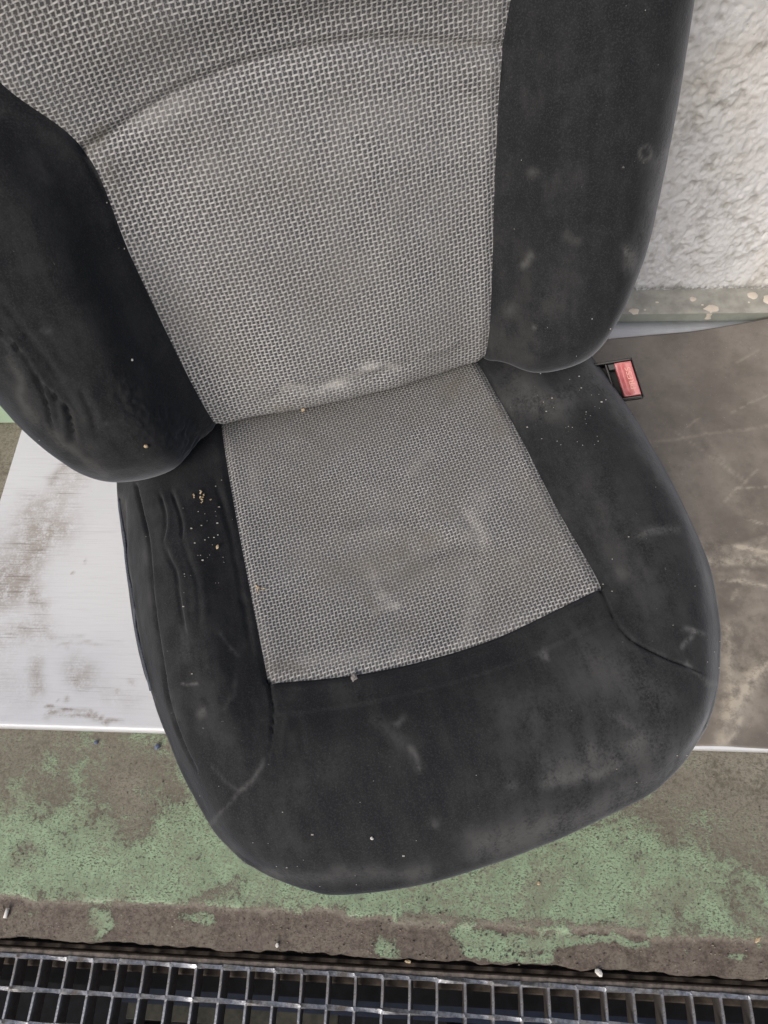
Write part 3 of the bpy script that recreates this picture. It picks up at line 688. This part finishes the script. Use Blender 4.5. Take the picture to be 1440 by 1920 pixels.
def backrest():
    net = pad_back(BK); G = catmull(catmull(net, NS, 0), NS, 1); nr, nc, _ = G.shape
    lx, s_, d_ = G[..., 0], G[..., 1], G[..., 2]
    Lc = np.stack([lx, -(s_*math.sin(RC))+d_*math.cos(RC), .33+s_*math.cos(RC)+d_*math.sin(RC)], -1)
    Gw = seat_world(Lc); N = grid_normals(Gw); v = Gw.reshape(-1, 3)
    toc = CAM - Gw[nr//2, nc//2]
    if N[nr//2, nc//2] @ toc < 0: N = -N
    c0, c1 = (2+3)*NS, (2+6)*NS; rs = (2+5)*NS
    ii, jj = np.meshgrid(np.arange(nr), np.arange(nc), indexing='ij'); i1, j1 = ii.ravel().astype(float), jj.ravel().astype(float)
    h = (fbm(v, 8, 3, 51)-.5)*.006 + (fbm(v, 40, 3, 52)-.5)*.001
    on = (i1 > 2*NS)
    h -= .0040*np.exp(-(np.minimum(np.abs(j1-c0), np.abs(j1-c1))/1.9)**2)*on
    inc = (j1 >= c0) & (j1 <= c1)
    h -= .0045*np.exp(-((i1-rs)/2.2)**2)*inc
    h += np.where(inc & (i1 < rs), .004*np.exp(-((i1-rs+6)/6)**2), 0)
    px = project(v)
    cr = np.exp(-(seg_dist(px, smooth_line([(235, 730), (270, 775), (320, 800), (345, 810)]))/42)**2)
    rid = np.abs(2*fbm(v*[1.5, 1, 1], 105, 3, 77)-1)
    h += cr*(.0046*(rid-.35))
    Gw = (v+N.reshape(-1, 3)*h[:, None]).reshape(Gw.shape)
    items = [([(-30, 590), (0, 620), (43, 667), (73, 723), (90, 767), (103, 823)], 4.5, 4.2), ([(60, 700), (93, 733), (127, 773), (143, 837)], 4.5, 3.8), ([(150, 727), (173, 780), (180, 815)], 9, 1.8), ([(60, 690), (88, 735)], 5, 2.2), ([(0, 560), (60, 640), (120, 720)], 10, 1.6),
             ([(110, 740), (120, 800), (125, 840)], 9, -1.4), ([(820, 660), (700, 705), (560, 730), (470, 760)], 16, 1.8), ([(640, 690), (720, 690)], 8, -1.6), ([(860, 640), (780, 670)], 14, -1.4)]
    Gw, px = px_grooves(Gw, N, items)
    dust = blobs(px, [([(1270, 150), (1245, 300), (1215, 420), (1175, 500)], 13, .38), ([(1240, 290), (1225, 370)], 18, .30), ([(1175, 470), (1190, 500)], 12, .4), ([(1170, 475)], 5, .7), ([(995, 480), (985, 500)], 8, .5), ([(1000, 325)], 10, .35), ([(955, 580)], 14, .25), ([(1000, 617)], 4, .6), ([(1060, 440), (1080, 450)], 10, .25),
                      ([(1150, 640), (1090, 690)], 8, .3), ([(970, 640), (1030, 560)], 50, .10), ([(10, 640), (70, 790), (200, 890)], 9, .30), ([(80, 340), (60, 300)], 16, .22), ([(0, 210)], 12, .3), ([(150, 780), (300, 850)], 30, .07), ([(75, 620), (90, 625)], 5, .25), ([(200, 790)], 4, .3)])
    rg = np.abs(np.hypot((px[:, 0]-1210)*1.15, px[:, 1]-287)-13); dust += .55*np.exp(-(rg/3.2)**2)
    dustw = blobs(px, [([(600, 735), (690, 690), (740, 690)], 8, .8), ([(530, 730), (570, 725)], 5, .6), ([(400, 300), (600, 250), (850, 200)], 120, .16), ([(700, 500), (820, 420)], 90, .12), ([(560, 740), (650, 720)], 9, .4), ([(240, 235), (330, 200)], 20, .25)])
    grm = blobs(px, [([(420, 400), (560, 330)], 40, .22), ([(400, 620), (460, 700)], 28, .3), ([(570, 750), (520, 765)], 12, .5), ([(190, 245), (160, 290)], 14, .7), ([(200, 300), (230, 380)], 12, .3), ([(0, 20), (200, 60)], 80, .25), ([(620, 560)], 60, .15), ([(840, 480), (860, 600)], 30, .15), ([(700, 85), (900, 80)], 6, .4)])
    mask = np.zeros((nr-1, nc-1), bool); mask[2*NS:-2*NS, c0:c1] = True
    L = to_local(Gw.reshape(-1, 3))
    arc = np.concatenate([np.zeros((1, nc)), np.cumsum(np.linalg.norm(np.diff(Gw, axis=0), axis=2), 0)], 0)
    ref = 5*NS; vv = (arc-arc[ref:ref+1] + s_[ref:ref+1]*K).ravel()
    uv = np.stack([L[:, 0]/(.0042*K), vv/(.0039*K)], 1).reshape(nr, nc, 2)
    split_build(Gw, mask, uv, ('backrest', 'backrest_centre_panel'), (M_VEL, M_WEV), {'dust': np.where(mask_pt(mask, nr, nc), dustw, dust), 'grime_dark': grm}, seat)
    return Gw, N
def mask_pt(mask, nr, nc):
    m = np.zeros((nr, nc), bool); m[:-1, :-1] |= mask; m[1:, 1:] |= mask; return m.ravel()
BG, BN = backrest()

def LB(lo, hi, bev=0.0):                      # box in seat measure -> local object coordinates
    b_ = MB(); b_.box(lo, hi, bev); v = to_local(seat_world(np.array(b_.v))); b_.v = [tuple(x) for x in v]; return b_
def zs(z): return 1-(1-z)/K                   # world height -> seat measure
# piping on the left side of the cushion, stitched
def surf_at(Gw, px, py):
    q = project(Gw.reshape(-1, 3)); m = np.linalg.norm((Gw.reshape(-1, 3)-CAM), axis=1)
    d = np.linalg.norm(q-[px, py], axis=1); k = np.argsort(d)[:12]; k = k[np.argmin(m[k])]; return Gw.reshape(-1, 3)[k], k
pts = []
for p in smooth_line([(221, 935), (230, 1030), (243, 1110), (254, 1180), (266, 1244), (284, 1307)], 10):
    q, k = surf_at(CG, p[0], p[1]); pts.append(q+CN.reshape(-1, 3)[k]*.0005)
pts = smooth_line(np.array(pts)[::4], 6)
b = MB(); b.tube(to_local(np.array(pts)), .0016, 6); b.build('piping', M_THREAD, seat, True)
b = MB()
for k in range(8, len(pts)-4):
    q = to_local(np.array([pts[k]]))[0]; b.box(q-[.0009, .0005, .0010], q+[.0012, .0005, .0019], .0003)
o = b.build('stitching', M_THREAD, seat); o['kind'] = 'stuff'
# under-structure
LB((-.262, .02, .12), (-.245, .36, .25), .004).build('side_skirt', M_FOAM, seat)
LB((-.235, -.02, zs(.075)), (.245, .40, .17), .01).build('seat_pan', M_DARKMET, seat)
for sx in (-.205, .185):
    r_ = LB((sx, -.05, zs(.0352)), (sx+.035, .42, zs(.072)), .003).build('slide_rail', M_DARKMET, seat)
for sx in (-.235, .225):
    b = MB(); b.box((sx, -.09, .20), (sx+.012, .02, .345), .004); b.v = [tuple(x) for x in to_local(seat_world(np.array(b.v)))]; b.build('recliner_bracket', M_DARKMET, seat)
b = MB(); b.box((-.27, -.0, -.01), (.27, .0+.57, .02), .01)
b.v = [tuple(x) for x in to_local(seat_world(np.array([back_pt(x, y+.03, z-.10) for x, y, z in b.v])))]; b.build('back_shell', M_BLK, seat)

# ---- belt buckle
def buckle():
    c = np.array([.3095, .051, .302]); an = math.radians(8)
    e1 = np.array([-math.sin(an), math.cos(an), 0]); e2 = np.array([math.cos(an), math.sin(an), 0]); cl_ = (CAM-OC*[1, 1, 0]); cl_ = np.array([cl_ @ XA, cl_ @ FW, cl_[2]])-c; cl_ /= np.linalg.norm(cl_); e3 = cl_ - .07*e1 + .01*e2; e3 /= np.linalg.norm(e3)
    e1 = e1-e3*(e1 @ e3); e1 /= np.linalg.norm(e1); e2 = e2-e3*(e2 @ e3); e2 /= np.linalg.norm(e2)
    def tf(v): v = np.array(v, float); return [tuple(x) for x in to_local(seat_world(c+v[:, :1]*e2+v[:, 1:2]*e1+v[:, 2:3]*e3))]
    W0, W1, L0, L1, D = -.032, .0185, -.0240, .0240, .075; t = .0018
    # hollow housing: walls, web between slot and button, inner floor
    b = MB(); b.box((W0, L0, -D), (W0+t, L1, 0), .0005); b.box((W1-.0009, L0, -D), (W1, L1, 0), .0003)
    b.box((W0+t, L0, -D), (W1-t, L0+t*1.6, -.0002), .0005); b.box((W0+t, L1-t*1.3, -D), (W1-t, L1, -.0006), .0005); b.box((W0+t, L0+t*1.6, -D), (W1-t, L1-t*1.3, -.058))
    b.v = tf(b.v); hs = b.build('buckle_housing', M_BLK, seat)
    b = MB(); b.box((-.013, L0+t*1.7, -.03), (-.0105, L1-.009, -.002), .0005); b.box((-.0105, L0+t*1.7, -.03), (-.0015, L0+.0115, -.0025), .0012); b.v = tf(b.v); b.build('slot_guide', M_BLK, hs)
    b = MB()
    for lo, hi in (((W0, L0-.0006, -.004), (W1, L0, .0006)), ((W1, L0-.0006, -.004), (W1+.0006, L1, .0006)), ((W0, L1, -.004), (W1+.0006, L1+.0006, .0006))): b.box(lo, hi)
    b.v = tf(b.v); b.build('housing_rim', M_BLK2, hs)
    # button: long face with a shallow hollow along it
    xs = np.linspace(-.0035, W1-.0013, 18); y0, y1 = L0+t*1.6+.0006, L1-t*1.3-.0006; v = []
    n = len(xs); ys = np.concatenate([[y0, y0+.0004, y0+.0012], np.linspace(y0+.003, y1-.003, 12), [y1-.0012, y1-.0004, y1]])
    for y in ys:
        ey = min(y-y0, y1-y)
        for i, x in enumerate(xs):
            u = i/(n-1); z = .0032 - .0044*math.exp(-((u-.36)/.17)**2)*min(1, ey/.004) - .0022*max(0, .14-u)/.14
            if min(u, 1-u) < .001: z -= .02
            if ey < 1e-6: z = -.02
            elif ey < .0008: z -= .0006
            v.append((x, y, z-.0002))
    bt = link('release_button', tf(v), grid_faces(len(ys), n), M_RED, hs)
    cu = bpy.data.curves.new('press', 'FONT'); cu.body = 'PRESS'; cu.size = .0086; cu.extrude = .0004; cu.offset = .0001; cu.align_x = 'CENTER'; cu.align_y = 'CENTER'; cu.resolution_u = 3
    to = bpy.data.objects.new('tmp', cu); COL.objects.link(to); bpy.context.view_layer.update()
    me = bpy.data.meshes.new_from_object(to.evaluated_get(bpy.context.evaluated_depsgraph_get())); bpy.data.objects.remove(to)
    mv = np.array([x.co[:] for x in me.vertices])
    # reads from the far... from the near end towards the far end, letter tops to the cushion
    vv = [(.0107-yy, .0 - xx*1.25 if False else -xx*1.25*1.0, .0034+zz) for xx, yy, zz in mv]
    nm = plain('moulded letters', (.68, .30, .25), .4, var=.05)
    link('lettering', tf(vv), [tuple(pp.vertices) for pp in me.polygons], nm, hs, False)
    b = MB(); b.box((-.012, -.010, -.24), (.004, .010, -D+.002), .002); b.v = tf(b.v); b.build('buckle_stalk', M_DARKMET, hs)
buckle()

# ================================================================ small litter
def on_surf(Gw, N, px, py, up=.0008):
    q, k = surf_at(Gw, px, py); return q + N.reshape(-1, 3)[k]*up
def crumb(name, pos, r, mat, label, cat, seed, group=None, jit=.25):
    group = group or {'crumb': 'crumbs lying on the seat', 'bead': 'beads on the floor under the board edge', 'stone': 'small stones and grains on the floor'}.get(cat)
    o = MB().blob((0, 0, 0), r, seed=seed, jitter=jit).build(name, mat, None, False); o.location = tuple(pos); return tag(o, label, cat, group)
crumb('crumb', on_surf(CG, CN, 570, 764, .002), (.0030, .0022, .0022), M_CRUMB, 'yellowish crumb in the crease between backrest and cushion', 'crumb', 1)
crumb('crumb', on_surf(BG, BN, 275, 839, .001), (.0020, .0020, .0016), M_CRUMB, 'orange crumb low on the left backrest bolster', 'crumb', 2)
crumb('crumb', on_surf(BG, BN, 249, 671, .001), (.0011, .0010, .0008), M_WHITE, 'whitish crumb midway up the left backrest bolster', 'crumb', 3)
crumb('crumb', on_surf(CG, CN, 408, 1021, .001), (.0022, .0014, .0012), M_CRUMB, 'tan crumb on the cushion side left of the woven panel', 'crumb', 4)
crumb('lint', on_surf(CG, CN, 695, 1577, .001), (.0013, .0013, .0010), M_WHITE, 'tiny white speck near the front of the black cushion', 'speck', 5)
def flakes(name, ctr, n, spread, size, mat, label, cat, G_, N_, seed):
    rr = random.Random(seed); b_ = MB(); c = on_surf(G_, N_, *ctr)
    for i in range(n):
        p = on_surf(G_, N_, ctr[0]+rr.gauss(0, spread), ctr[1]+rr.gauss(0, spread*.7), .0012)-c; a_ = rr.random()*3.1; l = size*rr.uniform(.5, 1.3)
        Mx = Matrix.Translation(Vector(p.tolist())) @ Matrix.Rotation(a_, 4, 'Z') @ Matrix.Rotation(rr.uniform(-.5, .5), 4, 'Y')
        wd_ = rr.uniform(.0003, .0008); b_.box((-l, -wd_, -.0002), (l*.9, wd_, .0003), 0, Mx)
    o = b_.build(name, mat); o.location = tuple(c); return tag(o, label, cat)
flakes('straw_bits', (381, 932), 9, 8, .0015, M_CRUMB, 'small cluster of straw bits on the cushion under the left bolster', 'straw', CG, CN, 3)
flakes('wood_splinter', (482, 1098), 4, 4, .0024, M_CRUMB, 'pale splinter caught on the left edge of the woven cushion panel', 'splinter', CG, CN, 5)
crumb('lint', on_surf(CG, CN, 660, 1262, .001), (.0048, .0024, .0014), plain('grey lint', (.25, .23, .22), .9), 'grey lint tuft on the front seam of the woven cushion panel', 'lint', 8, jit=.35)
# fine specks scattered over the seat: too many and small to count
b = MB(); rr = random.Random(11); flatC = CG.reshape(-1, 3); flatN = CN.reshape(-1, 3); pc = project(flatC)
cand = np.where((flatN[:, 2] > .4) & (pc[:, 0] > 200) & (pc[:, 1] > 700) & (flatC[:, 2] > .34))[0]
wts = []
for i in range(120):
    if i < 34: tgt = (rr.gauss(400, 28), rr.gauss(990, 75))
    elif i < 66: tgt = (rr.gauss(1090, 45), rr.gauss(780, 55))
    else: tgt = None
    if tgt: k = cand[np.argmin(np.abs(pc[cand, 0]-tgt[0])+np.abs(pc[cand, 1]-tgt[1]))]
    else: k = cand[rr.randrange(len(cand))]
    s_ = rr.choice((.0003, .0004, .0005, .0008))*rr.uniform(.7, 1.2); q = flatC[k]+flatN[k]*.0004
    b.box(q-[s_, s_*.6, .0002], q+[s_, s_*.6, .0003])
flatB = BG.reshape(-1, 3); nB = BN.reshape(-1, 3); pb = project(flatB); cb = np.where((pb[:, 1] > 0) & (pb[:, 0] > 0) & (nB @ np.array([0, -.5, .5]) > .4))[0]
for i in range(28):
    k = cb[rr.randrange(len(cb))]; s_ = rr.uniform(.0003, .0007); q = flatB[k]+nB[k]*.0004; b.box(q-s_*.7, q+s_*.7)
o = b.build('dust_specks', plain('pale dust', (.40, .38, .34), .9)); o['kind'] = 'stuff'; o['label'] = 'pale dust specks scattered over the seat'
# floor litter
crumb('blue_bead', P(295, 1400, .003), (.0042, .0036, .003), M_BLUE, 'blue grey bead on the floor beside the board front edge near the seat', 'bead', 21, jit=.1)
crumb('blue_bead', P(180, 1392, .002), (.0030, .0026, .002), M_BLUE, 'smaller dull blue bead on the floor under the board front edge', 'bead', 22, jit=.1)
o = MB().tube([(-.0005, -.0055, 0), (0, 0, 0), (.0003, .0055, 0)], [.0022, .0024, .0022], 8).build('white_pellet', M_WHITE, None, True); o.location = tuple(P(12, 1712, .001)); tag(o, 'white rod shaped pellet on the brown floor strip at far left', 'pellet')
crumb('stone', P(520, 1772, .0), (.0024, .0022, .0018), M_WHITE, 'small white stone on the brown floor strip left of the drain middle', 'stone', 24)
crumb('stone', P(1123, 1824, .0), (.0052, .0036, .0026), M_WHITE, 'square white stone lodged between floor edge and grating', 'stone', 25, jit=.12)
crumb('seed', P(765, 1803, -.002), (.0018, .0036, .0016), M_CRUMB, 'tan seed lying on the dark gap above the grating', 'seed', 26)
crumb('stone', P(1010, 1656, .001), (.0022, .0018, .0014), M_CRUMB, 'tan grain on the green floor in front of the seat', 'stone', 27)
crumb('stone', P(1421, 1762, .0), (.0046, .0020, .0014), M_CRUMB, 'tan chip on the floor at far right above the grating', 'stone', 28)
b = MB(); rr = random.Random(5)
for i in range(900):
    x = rr.uniform(-.75, .6); y = rr.choice((rr.uniform(-.11, .13), rr.uniform(-.112, -.07))); s_ = rr.uniform(.0003, .0011)
    if y < -.068: z = -.0025
    else: z = .0002
    b.box((x-s_, y-s_*.6, z-.001), (x+s_, y+s_*.6, z+s_*1.2), 0, None)
o = b.build('grit', plain('mixed grit', (.24, .21, .17), .9, var=.9, sc=30)); o['kind'] = 'stuff'; o['label'] = 'fine grit scattered over the worn floor'
